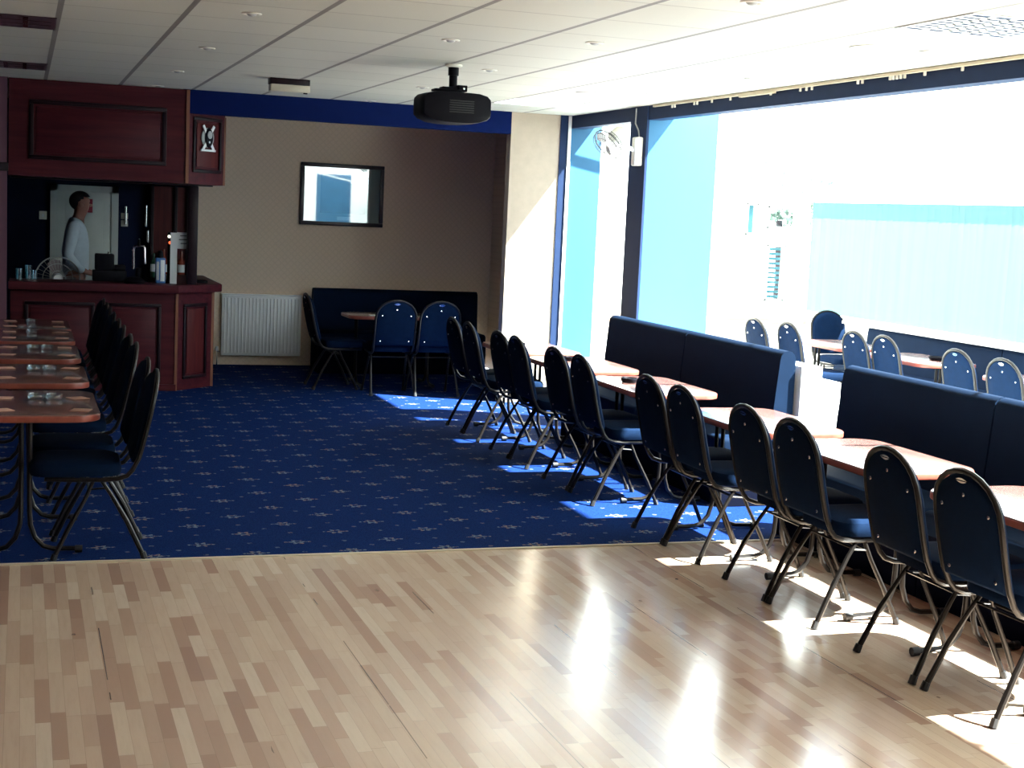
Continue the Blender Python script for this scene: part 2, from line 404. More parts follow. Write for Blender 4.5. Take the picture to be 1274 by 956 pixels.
# side area: far wall with small openings, right wall with blinds, glazed roof
YS = 14.2; XR = 8.2; ZR = 2.06
def zroof(xx): return 2.7-(xx-5.15)*(2.7-2.09)/(XR+.1-5.15)
def wall_with_holes(x0, x1, z0, z1, holes, y0, y1):
    xs = sorted({x0, x1, *[h[0] for h in holes], *[h[1] for h in holes]}); zs = sorted({z0, z1, *[h[2] for h in holes], *[h[3] for h in holes]})
    mb = MB()
    for xa, xb_ in zip(xs, xs[1:]):
        run = None
        for za, zb in zip(zs, zs[1:]):
            cx, cz = (xa+xb_)/2, (za+zb)/2
            if any(h[0] < cx < h[1] and h[2] < cz < h[3] for h in holes): continue
            mb.box((xa, y0, za), (xb_, y1, zb))
    return mb
HO = [(7.42, 7.56, 1.66, 2.0), (7.68, 8.05, 1.74, 1.98), (7.70, 7.93, .95, 1.56)]
struct(wall_with_holes(5.16, XR, 0, 2.06, HO, YS, YS+.1).build('wall_side_far', M['white']), 'bright white end wall of the sunlit side area', 'wall')
gb = MB(); gb.prism([(5.16, 2.06), (XR, 2.06), (XR, zroof(XR)), (5.15, 2.70), (5.16, 2.70)], 0, .1, mat=Matrix.Translation((0, YS+.1, 0)) @ Matrix.Rotation(PI/2, 4, 'X'))
struct(gb.build('wall_side_gable', M['white'], smooth=False), 'white gable above the end wall', 'wall')
for k, h in enumerate(HO):
    f = MB(); t = .02
    for a, b_ in (((h[0], h[2]), (h[1], h[2]+t)), ((h[0], h[3]-t), (h[1], h[3])), ((h[0], h[2]), (h[0]+t, h[3])), ((h[1]-t, h[2]), (h[1], h[3]))):
        f.box((a[0], YS-.015, a[1]), (b_[0], YS+.05, b_[1]))
    wo = struct(f.build('window_%d' % (k+1), M['white'], smooth=False), ['narrow window high in the end wall', 'small window with a tree outside', 'tall slatted window low in the end wall'][k], 'window')
    MB().box((h[0]+t, YS+.03, h[2]+t), (h[1]-t, YS+.036, h[3]-t)).build('pane', M['glass'], wo)
    if k == 2:
        s_ = MB()
        for q in range(11): s_.box((h[0]+t, YS+.06, h[2]+.03+q*.052), (h[1]-t, YS+.075, h[2]+.058+q*.052))
        s_.build('shutter', M['slate'], wo, smooth=False)
    if k == 0: MB().box((h[0]+t, YS+.06, h[2]+t), (h[1]-t, YS+.07, h[3]-t)).build('blind', M['slate'], wo)
struct(MB().box((5.6, YS-.07, .70), (XR, YS, .76), .008).build('trim_9', M['sill']), 'pale oak rail along the end wall', 'rail')
struct(MB().box((XR, -3, 0), (XR+.1, YS+.1, .84)).build('wall_side_right', M['white']), 'low white wall under the blinds', 'wall')
struct(MB().box((XR-.30, -3, .815), (XR+.1, 12.9, .845), .006).build('trim_10', M['white']), 'white sill above the far right bench', 'sill')
struct(MB().box((XR, -3, 2.05), (XR+.1, YS+.1, 2.10)).build('trim_11', M['white']), 'white eaves rail above the blinds', 'rail')
wo = struct(MB().box((XR+.03, -3, .845), (XR+.07, -2.95, 2.05)).build('window_4', M['white']), 'long window behind pale vertical blinds', 'window')
MB().box((XR+.05, -3, .845), (XR+.056, YS, 2.05)).build('pane', M['glass'], wo)
for q in range(4):
    MB().box((XR+.03, -2+q*4.0, .845), (XR+.07, -1.97+q*4.0, 2.05)).build('mullion', M['white'], wo)
bl = MB(); y = -2.9; k = 0; prev = None
while y < YS-.1:     # one folded sheet of overlapping vanes
    xx = XR-.03+(.008 if k % 2 else -.008)+.002*math.sin(k*1.7)
    cur = [bl.bm.verts.new((xx, y, .86)), bl.bm.verts.new((xx, y, 2.04))]
    if prev: bl.bm.faces.new((prev[0], cur[0], cur[1], prev[1]))
    prev = cur; y += (.085 if k % 2 else .012); k += 1
tag(bl.build('vertical_blind', M['blind'], smooth=False), 'pale cyan vertical blind along the far right window', 'blind')
rp = MB()
rp.prism([(5.15, 2.70), (XR+.12, zroof(XR+.12)), (XR+.12, zroof(XR+.12)+.006), (5.15, 2.706)], 3, -(YS+.1), mat=Matrix.Rotation(PI/2, 4, 'X'))
ro = rp.build('ceiling.001', M['glass'], smooth=False); struct(ro, 'sloping glass roof over the side area', 'roof')
for q in range(7):
    rb = MB(); yy = -2.6+2.4*q+.9
    rb.prism([(5.15, 2.712), (XR+.12, zroof(XR+.12)+.012), (XR+.12, zroof(XR+.12)+.04), (5.15, 2.74)], -yy, -(yy+.03), mat=Matrix.Rotation(PI/2, 4, 'X'))
    struct(rb.build('trim_%d' % (12+q), M['white'], smooth=False), 'white glazing bar on the glass roof', 'glazing bar')

# outside
struct(MB().box((-30, -30, -.4), (60, 60, -.15)).build('ground', M['paving']), 'pale paving outside', 'ground')
tr = empty('tree', (11.6, 21.0, -.15)); tag(tr, 'leafy tree outside the small end window', 'tree')
tk = MB(); tk.tube([(0, 0, 0), (.05, 0, 1.0), (0, .05, 2.0)], [.10, .08, .05]); tk.build('trunk', M['dark_wood'], tr)
fl = MB()
for k in range(420):
    d = Vector((random.gauss(0, 1), random.gauss(0, 1), random.gauss(0, 1))); d.normalize(); p = d*random.uniform(.3, 1.0); p.z = p.z*.7+2.3
    a = Vector((random.gauss(0, 1), random.gauss(0, 1), random.gauss(0, 1))).normalized(); b2 = a.orthogonal().normalized()
    vs = [fl.bm.verts.new(p+a*.09), fl.bm.verts.new(p+b2*.05), fl.bm.verts.new(p-a*.09), fl.bm.verts.new(p-b2*.05)]; fl.bm.faces.new(vs)
fl.build('foliage', M['leafm'], tr, smooth=False)

# ------------------------------------------------------------------ banquet chair (front = +x)
def side(z):   # x of the back tube at height z
    t = max(0, min(1, (z-.44)/.47)); return -.245-.115*(t**.75)
def make_chair():
    root = empty('banquet_chair')
    pts = []; HW = .195
    # start under the seat front, sweep back, up, round the arch and down again
    for sx in (1,):
        lower = [(.17, .395), (.05, .392), (-.10, .392), (-.17, .397), (-.215, .412), (-.24, .44)]
        L = [(xx, -.17-.022*min(1, max(0, (.17-xx)/.4)), zz) for xx, zz in lower]
        for zz in (.50, .56, .62, .68, .73): L.append((side(zz), -HW, zz))
        A = []
        for k in range(1, 12):
            a = PI*k/12; zz = .73+.18*math.sin(a)**.85; A.append((side(zz), -HW*math.cos(a), zz))
        Rr = [(p[0], -p[1], p[2]) for p in L[::-1]]
        pts = L+A+Rr
    fb = MB(); fb.tube(pts, .0115, 8); fb.build('back_frame', M['frame'], root)
    # padded back
    bm = bmesh.new()
    outl = [(-HW+.008, .475)]+[(-HW+.006, zz) for zz in (.55, .65, .73)]
    for k in range(1, 12):
        a = PI*k/12; outl.append((-(HW-.006)*math.cos(a), .73+.172*math.sin(a)**.85))
    outl += [(-o[0], o[1]) for o in outl[:4][::-1]]
    cz = .66
    layers = [(-.006, .97), (-.012, .93), (-.012, .90), (.010, 1.0), (.028, .97), (.042, .86), (.050, .6)]
    rings = []
    for off, s_ in [(-.012, .5)]+layers:
        rings.append([bm.verts.new((side(cz+(z_-cz)*s_)+off, y_*s_, cz+(z_-cz)*s_)) for y_, z_ in outl])
    rings = [rings[0], rings[3], rings[1], *rings[4:]]
    nn = len(outl)
    for A_, B_ in zip(rings, rings[1:]):
        for k in range(nn): bm.faces.new((A_[k], A_[(k+1) % nn], B_[(k+1) % nn], B_[k]))
    for rr_ in (rings[0], rings[-1]): bm.faces.new(rr_)
    mb = MB(); mb.bm.free(); mb.bm = bm
    for v_ in list(bm.verts):
        if not v_.link_faces: bm.verts.remove(v_)
    bk = mb.build('backrest', M['navy_fabric'], root)
    for yy, zz in ((0, .822), (-.138, .765), (.138, .765), (-.138, .52), (.138, .52)):
        MB().lathe([(0, .004), (.006, .003), (.0085, 0)], (side(zz)-.011, yy, zz), 8, axis=(-1, 0, .15)).build('screw', M['chrome'], bk)
    h = MB()
    bmh = bmesh.new(); top = []; bot = []
    for k in range(9):
        t = -1+k/4; top.append((t*.040, .884-.012*t*t)); bot.append((t*.036, .866+.012*abs(t)**2-.002))
    ps = top+bot[::-1]
    f = [bmh.verts.new((side(z_)-.016, y_, z_)) for y_, z_ in ps]; bmh.faces.new(f)
    ex = bmesh.ops.extrude_face_region(bmh, geom=bmh.faces[:]); bmesh.ops.translate(bmh, vec=(.016, 0, 0), verts=[g for g in ex['geom'] if isinstance(g, bmesh.types.BMVert)])
    h._add(bmh); h.build('handle', M['chrome'], root)
    # seat
    s1 = MB(); bm = s1.bm; rings = []
    for z_, sc_ in ((.412, .94), (.410, .98), (.425, 1.0), (.452, 1.0), (.470, .96), (.480, .86), (.486, .6)):
        rings.append([bm.verts.new((.025+px*sc_, py*sc_, z_)) for px, py in rrect(.215, .205, .085, 5)])
    nn = len(rings[0])
    for A_, B_ in zip(rings, rings[1:]):
        for k in range(nn): bm.faces.new((A_[k], A_[(k+1) % nn], B_[(k+1) % nn], B_[k]))
    bm.faces.new(rings[0]); bm.faces.new(rings[-1])
    s1.build('seat', M['navy_fabric'], root)
    for sy in (-1, 1):
        l = MB(); l.tube([(-.09, sy*.178, .395), (-.14, sy*.186, .32), (-.215, sy*.200, .19), (-.300, sy*.212, .01)], [.0095, .010, .0125, .0125], 8)
        lo = l.build('leg', M['frame'], root); MB().tube([(-.292, sy*.2105, .035), (-.303, sy*.2125, .002)], [.0155, .017], 8).build('rubber_foot', M['rubber'], lo)
        l = MB(); l.tube([(-.06, sy*.178, .395), (-.02, sy*.186, .30), (.06, sy*.196, .15), (.125, sy*.205, .01)], [.0095, .010, .0115, .0115], 8)
        lo = l.build('leg', M['frame'], root); MB().tube([(.118, sy*.204, .03), (.127, sy*.2055, .002)], [.0145, .016], 8).build('rubber_foot', M['rubber'], lo)
    for xx, zz in ((-.115, .355), (-.035, .345), (.10, .392)):
        MB().tube([(xx, -.185, zz), (xx, .185, zz)], .006, 6).build('stretcher', M['frame'], root)
    for sy in (-1, 1): MB().tube([(-.12, sy*.183, .352), (-.035, sy*.183, .345)], .005, 6).build('stretcher', M['frame'], root)
    return root
def make_table():
    root = empty('dining_table')
    MB().prism(rrect(.287, .475, .13, 8), .685, .703, .004).build('tabletop', M['tabletop'], root)
    MB().prism(rrect(.289, .477, .13, 8), .668, .6995, .006).build('edge_band', M['tabletop_edge'], root)
    for sy in (-1, 1):
        l = MB(); y0 = sy*.37
        for sx in (-1, 1):
            l.tube([(-.06+sx*.020, y0, .668), (-.06+sx*.020, y0, .22), (-.06+sx*.024, y0, .15), (-.06+sx*.045, y0, .085), (-.06+sx*.085, y0, .04), (-.06+sx*.13, y0, .026), (-.06+sx*.262, y0, .022)], .0125, 8)
        l.box((-.13, y0-.03, .655), (.01, y0+.03, .668))
        lo = l.build('leg', M['frame'], root)
        for sx in (-1, 1): MB().tube([(-.06+sx*.235, y0, .021), (-.06+sx*.27, y0, .020)], .0185, 10).build('rubber_foot', M['rubber'], lo)
    return root
def make_bench(L, lean=.0, H=.99):   # faces -x, runs along y 0..L, seat front at x=0
    root = empty('bench_seat')
    b_ = MB(); b_.prism([(.135, 0.002), (.57, 0.002), (.57, .325), (.135, .325)], -.004, -(L-.004), mat=Matrix.Rotation(PI/2, 4, 'X')); b_.build('plinth', M['plinth'], root)
    MB().box((.13, .004, .315), (.49, L-.004, .44), .03, 4).build('seat', M['bench_fabric'], root)
    bk = MB(); bk.prism([(.465, .43), (.615, .33), (.615, H-.06), (.605, H-.025), (.585, H-.006), (.56, H), (.535, H-.006), (.512, H-.028), (.505, H-.06), (.485, H-.3)], -.006, -(L-.006), mat=Matrix.Rotation(PI/2, 4, 'X'))
    bk.build('backrest', M['bench_fabric'], root)
    return root

chair0 = make_chair(); table0 = make_table()
used = {'c': False, 't': False}
def chair(x, y, rz, label, group):
    c = chair0 if not used['c'] else copy_tree(chair0)
    used['c'] = True; place(c, x, y, 0.004 if y > YF else 0, rz); tag(c, label, 'chair', group); return c
def table(x, y, rz, label, group):
    c = table0 if not used['t'] else copy_tree(table0)
    used['t'] = True; place(c, x, y, 0.004 if y > YF else 0, rz); tag(c, label, 'table', group); return c
ORD = ['nearest', 'second', 'third', 'fourth', 'fifth', 'sixth']
def nth(i, n_=6): return 'farthest' if i == n_-1 else ORD[i]
# sunlit row beside the window
TY = [4.70, 5.97, 7.10, 8.60, 9.84, 11.00]
CY = [(4.457, 4.945), (5.717, 6.169), (6.902, 7.33), (8.37, 8.86), (9.63, 10.04), (10.78, 11.23)]
for i, ty in enumerate(TY):
    table(3.885, ty, 0, '%s red-brown table from the camera in the sunlit row along the navy bench' % nth(i).capitalize(), 'tables in the row along the bench')
for i, (a, b_) in enumerate(CY):
    for j, yy in enumerate((a, b_)):
        chair(3.646, yy, random.uniform(-.03, .03), '%s of the two round-backed navy chairs at the %s table in the sunlit row' % (('Nearer', 'Farther')[j], nth(i)), 'chairs in the row along the bench')
# dark row on the left
LT = [7.72, 8.97, 10.21, 11.37, 12.33]
for i, ty in enumerate(LT):
    table(.08, ty, 0, '%s dark red table from the camera in the shaded left row' % nth(i, 5).capitalize(), 'tables in the left row')
LC = [(7.40, 7.94), (8.77, 9.27), (9.91, 10.42), (11.0, 11.5), (11.95, 12.45)]
for i, pr in enumerate(LC):
    for j, yy in enumerate(pr):
        chair(.28, yy, PI+random.uniform(-.03, .03), '%s of the two dark chairs at the %s table in the shaded left row' % (('Nearer', 'Farther')[j], nth(i, 5)), 'chairs in the left row')
# alcove
table(3.52, 14.2, PI/2, 'Dark table in the alcove in front of the low navy bench', 'tables')
chair(3.325, 13.55, PI/2, 'Left of the two navy chairs standing with their backs out in the alcove', 'chairs in the alcove')
chair(3.75, 13.53, PI/2, 'Right of the two navy chairs standing with their backs out in the alcove', 'chairs in the alcove')
chair(2.95, 13.9, 0, 'Navy chair seen side-on right of the white radiator', 'chairs in the alcove')
# side area
SG = 'chairs in the sunlit side area'
for xx, yy, lab in ((6.77, 11.98, 'Leftmost chair back in the sunlit side area, just above the far bench end'),
                    (6.86, 11.52, 'Navy chair seen whole with its seat between the two high benches'),
                    (7.02, 10.68, 'Left chair back of the close pair above the start of the near bench'),
                    (7.06, 10.28, 'Right chair back of the close pair above the start of the near bench'),
                    (6.97, 9.17, 'Chair back rising above the bench left of the one at the photo edge'),
                    (6.89, 8.52, 'Chair back rising above the bench at the right photo edge')):
    chair(xx, yy, 0, lab, SG)
chair(7.93, 12.88, -PI/2, 'Navy chair facing the camera behind the sunlit table in the side area', SG)
for xx, yy, lab in ((7.24, 11.75, 'Sunlit table in the side area in front of the chair that faces the camera'),
                    (7.24, 10.55, 'Sunlit table in the side area beyond the close pair of chairs'),
                    (7.24, 8.9, 'Sunlit table in the side area near the right photo edge')):
    table(xx, yy, 0, lab, 'tables in the side area')

# benches
BG = 'high navy benches along the low wall'
for y0, L, lab in ((9.45, 1.45, 'Farther section of the far high navy bench, next to the blue pier'), (8.05, 1.40, 'Nearer section of the far high navy bench, ending at the white low wall'),
                   (5.92, 1.40, 'Far end section of the near high navy bench, left of the seam'), (4.50, 1.42, 'Section of the near high navy bench right of the seam, at the photo edge'),):
    place(tag(make_bench(L), lab, 'bench', BG), 4.01, y0, .004 if y0 > YF else 0)
be = tag(make_bench(1.85, H=.88), 'Low navy bench against the alcove wall under the picture', 'bench'); place(be, 2.98, 14.93, .004, 0)
be.rotation_euler = (0, 0, 0)
be.matrix_world = Matrix.Translation((4.80, 14.90, .004)) @ Matrix.Rotation(PI/2, 4, 'Z') @ Matrix.Scale(1, 4)
be.rotation_euler = (0, 0, PI/2)
# with rz = +90deg local -x faces -y and local y runs toward -x
for q, (y0, L) in enumerate(((10.35, 2.1), (8.25, 2.1), (6.15, 2.1))):
    bb = make_bench(L, H=.83); place(tag(bb, ('Far section of the low navy bench under the blinds', 'Middle section of the low navy bench under the blinds', 'Near section of the low navy bench under the blinds')[q], 'bench', 'low navy benches under the blinds'), XR-.62-.30+.29, y0, .004 if y0 > YF else .004)
    if y0 < YF: bb.location.z = .004
    bb.location.x = XR-.78

# ------------------------------------------------------------------ bar
TOP = [(-.115, 13.45), (1.345, 13.45), (1.79, 13.90), (1.79, 15.40), (1.32, 15.40), (1.32, 14.12), (1.14, 13.95), (-.115, 13.95)]
BODY = [(-.10, 13.58), (1.344, 13.58), (1.715, 13.95), (1.715, 15.40), (1.40, 15.40), (1.40, 14.15), (1.2, 13.88), (-.10, 13.88)]
bar = empty('bar_counter', (.8, 13.7, .004)); tag(bar, 'Mahogany panelled bar counter with a chamfered corner at the left', 'bar counter')
def sh_(poly): return [(a-.8, b_-13.7) for a, b_ in poly]
MB().prism(sh_(BODY), 0, .905).build('body', M['mahogany'], bar, smooth=False)
MB().box((-.90, .26, .74), (.30, .62, .77)).build('work_shelf', M['dark_wood'], bar)
MB().prism(sh_(TOP), .905, .98, .012).build('countertop', M['mahogany'], bar)
def panel(parent, org, ang, x0, x1, z0, z1, mold, inner, w_=.03):
    """raised field with a moulding, on the plane through org turned by ang; x runs along it"""
    mt_ = Matrix.Translation(org) @ Matrix.Rotation(ang, 4, 'Z')
    g = MB()
    for a, b_ in (((x0, z0), (x1, z0+w_)), ((x0, z1-w_), (x1, z1)), ((x0, z0+w_), (x0+w_, z1-w_)), ((x1-w_, z0+w_), (x1, z1-w_))):
        g.box((a[0], -.018, a[1]), (b_[0], .0, b_[1]), .006, 2, mat=mt_)
    mo = g.build('moulding', mold, parent)
    fpan = MB().box((x0+w_+.02, -.010, z0+w_+.02), (x1-w_-.02, 0, z1-w_-.02), .006, 2, mat=mt_).build('panel', inner, parent)
o13 = Vector((-.8, 13.58-13.7, 0))
panel(bar, o13, 0, .02, .62, .08, .80, M['dark_wood'], M['mahogany'])
panel(bar, o13, 0, .735, 1.205, .08, .80, M['dark_wood'], M['mahogany'])
och = Vector((1.344-.8, 13.58-13.7, 0))
panel(bar, och, PI/4, .09, .43, .10, .80, M['dark_wood'], M['mahogany_v'])
MB().box((-.012, -.012, 0), (.012, .012, .905), mat=Matrix.Translation(och)).build('corner_bead', M['oak_edge'], bar)
MB().box((-.018, -.012, 0), (.012, .012, .905), mat=Matrix.Translation((1.715-.8, 13.95-13.7, 0))).build('corner_bead', M['oak_edge'], bar)
MB().box((-.905, -.135, 0), (.545, -.120, .06)).build('skirting', M['mahogany'], bar)
# canopy
CAN = [(-.115, 12.86), (1.335, 12.86), (1.70, 13.23), (1.70, 15.78), (-.115, 15.78)]
can = empty('bar_canopy', (.8, 13.7, 1.9)); tag(can, 'Mahogany panelled canopy hanging from the ceiling over the bar', 'bar canopy')
MB().prism(sh_(CAN), 0, .795).build('body', M['mahogany'], can, smooth=False)
panel(can, Vector((-.8, 12.86-13.7, 0)), 0, .045, 1.16, .14, .63, M['dark_wood'], M['mahogany'], .035)
occ = Vector((1.335-.8, 12.86-13.7, 0))
panel(can, occ, PI/4, .07, .46, .10, .58, M['dark_wood'], M['mahogany_v'])
MB().box((-.012, -.014, 0), (.014, .012, .795), mat=Matrix.Translation(occ)).build('corner_bead', M['oak_edge'], can)
MB().box((-.008, -.014, 0), (.008, .012, .60), mat=Matrix.Translation((1.70-.8, 13.23-13.7, 0))).build('corner_bead', M['oak_edge'], can)
MB().box((-.90, -.10, -.012), (.85, .05, 0), .004).build('lower_lip', M['dark_wood'], can)
# emblem
ctr = Vector((1.335, 12.86, 0))+Vector((math.cos(PI/4), math.sin(PI/4), 0))*.245+Vector((math.sin(PI/4), -math.cos(PI/4), 0))*.022
em = empty('emblem', (ctr.x, ctr.y, 2.305), PI/4); tag(em, 'Small black and white emblem with crossed bars on the canopy corner', 'emblem')
MB().lathe([(0, .008), (.082, .006), (.086, 0), (0, 0)], (0, 0, 0), 28, axis=(0, -1, 0)).build('backing_disc', M['grey'], em)
for s_ in (-1, 1):
    MB().box((-.014, -.016, -.135), (.014, -.008, .128), .003, mat=Matrix.Rotation(s_*.62, 4, 'Y')).build('crossed_bar', M['paper'], em)
MB().box((-.10, -.016, -.118), (.10, -.006, -.10), .003).build('foot_bar', M['paper'], em)
ov = MB().lathe([(0, .014), (.045, .012), (.052, 0), (0, 0)], (0, 0, 0), 28, mat=Matrix.Translation((0, -.014, 0)) @ Matrix.Diagonal((1, 1, 1.65, 1)) @ Matrix.Rotation(PI/2, 4, 'X')).build('oval', M['black'], em)
MB().lathe([(0, .006), (.030, .004), (.032, 0)], (0, 0, 0), 20, mat=Matrix.Translation((0, -.026, .025)) @ Matrix.Diagonal((1, 1, 1.1, 1)) @ Matrix.Rotation(PI/2, 4, 'X')).build('oval_field', M['grey'], ov)
MB().lathe([(0, .004), (.010, .002), (.010, 0)], (-.006, -.028, -.038), 12, axis=(0, -1, 0)).build('dot', M['paper'], ov)
# post, back unit
po = MB().box((1.435, 13.62, .984), (1.525, 13.72, 1.888), .01).build('bar_post', M['dark_wood']); tag(po, 'Dark wooden post between bar counter and canopy', 'post')
bu = empty('back_shelf_unit', (1.46, 15.68, .004)); tag(bu, 'Mahogany panelled unit behind the right end of the bar', 'shelf unit')
MB().box((-.20, 0.0, 0), (.20, .11, 1.88)).build('back_board', M['mahogany_v'], bu)
for xx in (-.20, .04, .17): MB().box((xx, -.05, 0), (xx+.035, .0, 1.88), .004).build('upright', M['dark_wood'], bu)
MB().box((-.20, -.15, .90), (.205, 0, .93), .004).build('shelf', M['dark_wood'], bu)
# door on the navy wall
dr = struct(MB().box((.335, YW-.035, .004), (.875, YW-.005, 1.79), .004).build('door_1', M['door_white']), 'white panelled door behind the bar', 'door')
fr = MB(); fr.box((.268, YW-.05, 0), (.335, YW, 1.855)); fr.box((.875, YW-.05, 0), (.945, YW, 1.855)); fr.box((.268, YW-.05, 1.79), (.945, YW, 1.855)); fr.build('door_frame', M['door_white'], dr, smooth=False)
for z0, z1 in ((.12, .72), (.86, 1.70)): MB().box((.42, YW-.042, z0), (.79, YW-.034, z1), .004).build('door_panel', M['door_white'], dr)
MB().tube([(.85, YW-.05, 1.12), (.85, YW-.085, 1.12), (.79, YW-.09, 1.125)], .009, 8).build('door_handle', M['chrome'], dr)
MB().box((.84, YW-.045, 1.05), (.862, YW-.034, 1.18), .003).build('handle_plate', M['chrome'], dr)
tag(MB().box((.60, YW-.05, 1.58), (.685, YW-.045, 1.72)).build('notice', M['rednotice']), 'Red notice pinned on the white door beside the person', 'notice')
sw = MB().box((.16, YW-.012, 1.49), (.235, YW, 1.575), .004).build('light_switch', M['offwhite']); tag(sw, 'Square white light switch left of the white door', 'light switch')
MB().box((.188, YW-.018, 1.518), (.208, YW-.010, 1.548), .002).build('rocker', M['paper'], sw)
for k, (z0, z1) in enumerate(((1.45, 1.515), (1.525, 1.59))):
    sw = MB().box((.975, YW-.012, z0), (1.045, YW, z1), .004).build('light_switch', M['offwhite'])
    tag(sw, ('Lower', 'Upper')[k]+' of two white switches right of the white door', 'light switch')
# fan on the bar
fa = empty('desk_fan', (.305, 14.16, .777), .12); fa.scale = (1.08,)*3; tag(fa, 'Desk fan with pale blades standing at the left of the bar', 'fan')
MB().lathe([(0, .0), (.085, 0), (.085, .012), (.05, .03), (.02, .04), (.018, .07), (0, .07)], (0, .03, 0)).build('base', M['offwhite'], fa)
cc = (0, 0, .16)
cg = MB()
for rr_ in (.185, .125, .065):
    cg.tube([(rr_*math.cos(a), -.045+(.185-rr_)*-.10, cc[2]+.03+rr_*math.sin(a)) for a in [2*PI*k/36 for k in range(36)]], .003 if rr_ < .18 else .006, 5, closed=True)
fa_ang = [a for a in [2*PI*k/28 for k in range(28)]]
for a in fa_ang: cg.tube([(.045*math.cos(a), -.06, cc[2]+.03+.045*math.sin(a)), (.183*math.cos(a), -.045, cc[2]+.03+.183*math.sin(a))], .0014, 4)
cgo = cg.build('grille', M['grey'], fa)
cgo.location.z = .0; 
hb = MB().lathe([(0, .03), (.035, .025), (.045, 0), (.045, -.05), (0, -.05)], (0, -.03, .19), 20, axis=(0, -1, 0)).build('motor', M['paper'], fa)
for k in range(3):
    a = PI/2+.2+k*2*PI/3; bl = MB()
    ps = [(.03, -.018), (.09, -.065), (.145, -.055), (.165, 0), (.14, .06), (.08, .05), (.03, .02)]
    bl.prism(ps, 0, .003, mat=Matrix.Translation((0, -.02, .19)) @ Matrix.Rotation(-a, 4, 'Y') @ Matrix.Rotation(PI/2+.0, 4, 'X') @ Matrix.Rotation(.22, 4, 'X')); bl.build('blade', M['pink_blade'], fa)
# beer tap font
tp = empty('beer_tap', (1.02, 13.85, .984)); tag(tp, 'Chrome bar tap font left of the wooden post', 'beer tap')
MB().lathe([(0, 0), (.05, 0), (.05, .01), (.028, .03), (.026, .13), (0, .13)], (0, 0, 0)).build('base', M['black'], tp)
MB().tube([(-.05, 0, .12), (-.05, 0, .30), (-.04, 0, .325), (.0, 0, .335), (.04, 0, .33), (.05, -.0, .315), (.055, 0, .17)], .013, 10).build('pipe', M['chrome'], tp)
MB().lathe([(0, .07), (.012, .06), (.016, 0), (0, 0)], (.0, -.01, .33)).build('tap_handle', M['black'], tp)
MB().tube([(.0, -.01, .36), (.0, -.01, .40)], .006, 6).build('spindle', M['chrome'], tp)
tp2 = empty('tap_handle_light', (1.00, 14.2, .004)); 
bpy.data.objects.remove(tp2)
# printed drink can/dispenser
cn = empty('drink_dispenser', (1.205, 13.74, .984)); tag(cn, 'Blue and white printed drinks dispenser on the bar beside the menu card', 'dispenser')
MB().box((-.045, -.03, 0), (.045, .04, .235), .012).build('body', M['can_blue'], cn)
MB().box((-.002, -.033, .02), (.036, -.029, .215), .001).build('label_strip', M['paper'], cn)
MB().box((-.038, -.033, .03), (-.014, -.029, .20), .001).build('label_strip', M['grey'], cn)
MB().lathe([(0, .07), (.02, .06), (.028, .0)], (0, 0, .235)).build('cap', M['black'], cn)
# menu stand
mn = empty('menu_stand', (1.345, 13.72, .984)); tag(mn, 'White folded menu card standing against the wooden post', 'menu card')
MB().box((-.055, -.004, 0), (.006, .0, .47)).build('card', M['paper'], mn)
mf = MB().box((0, -.006, .325), (.10, -.002, .475)).build('folded_leaf', M['paper'], mn)
for q, (a, b_) in enumerate(((.03, .09), (.02, .092), (.035, .09))): MB().box((a, -.0068, .44-q*.035), (b_, -.006, .448-q*.035)).build('text_line', M['ink'], mf)
# till and low dark things
ti = empty('cash_till', (.76, 13.86, .984)); tag(ti, 'Black cash till on the bar beside the person', 'till')
MB().box((-.15, -.05, 0), (.15, .10, .10), .01).build('drawer', M['black'], ti)
MB().box((-.13, -.02, .10), (.04, .10, .25), .012).build('display', M['black'], ti)
MB().box((.04, -.03, .10), (.14, .08, .15), .008).build('keypad', M['black'], ti)
tag(MB().lathe([(0, 0), (.09, 0), (.10, .02), (.07, .05), (.03, .06), (0, .06)], (.965, 13.62, .984)).build('bar_tray', M['black']), 'Low black tray on the bar below the tap', 'tray')
tag(MB().box((1.56, 13.92, .984), (1.66, 14.10, 1.01), .008).build('bar_tray', M['black']), 'Small black tray on the right corner of the bar', 'tray')
for k, (xx, hh, mk) in enumerate(((-.03, .10, 'grey'), (.05, .13, 'grey'), (.10, .085, 'grey'))):
    tag(MB().lathe([(0, 0), (.026, 0), (.032, hh), (.029, hh), (.024, .006), (0, .006)], (xx, 13.70+.03*k, .984)).build('drinking_glass', M['ash_glass']), ('Leftmost', 'Middle', 'Rightmost')[k]+' of three small glasses left of the desk fan', 'glass', 'glasses on the bar')
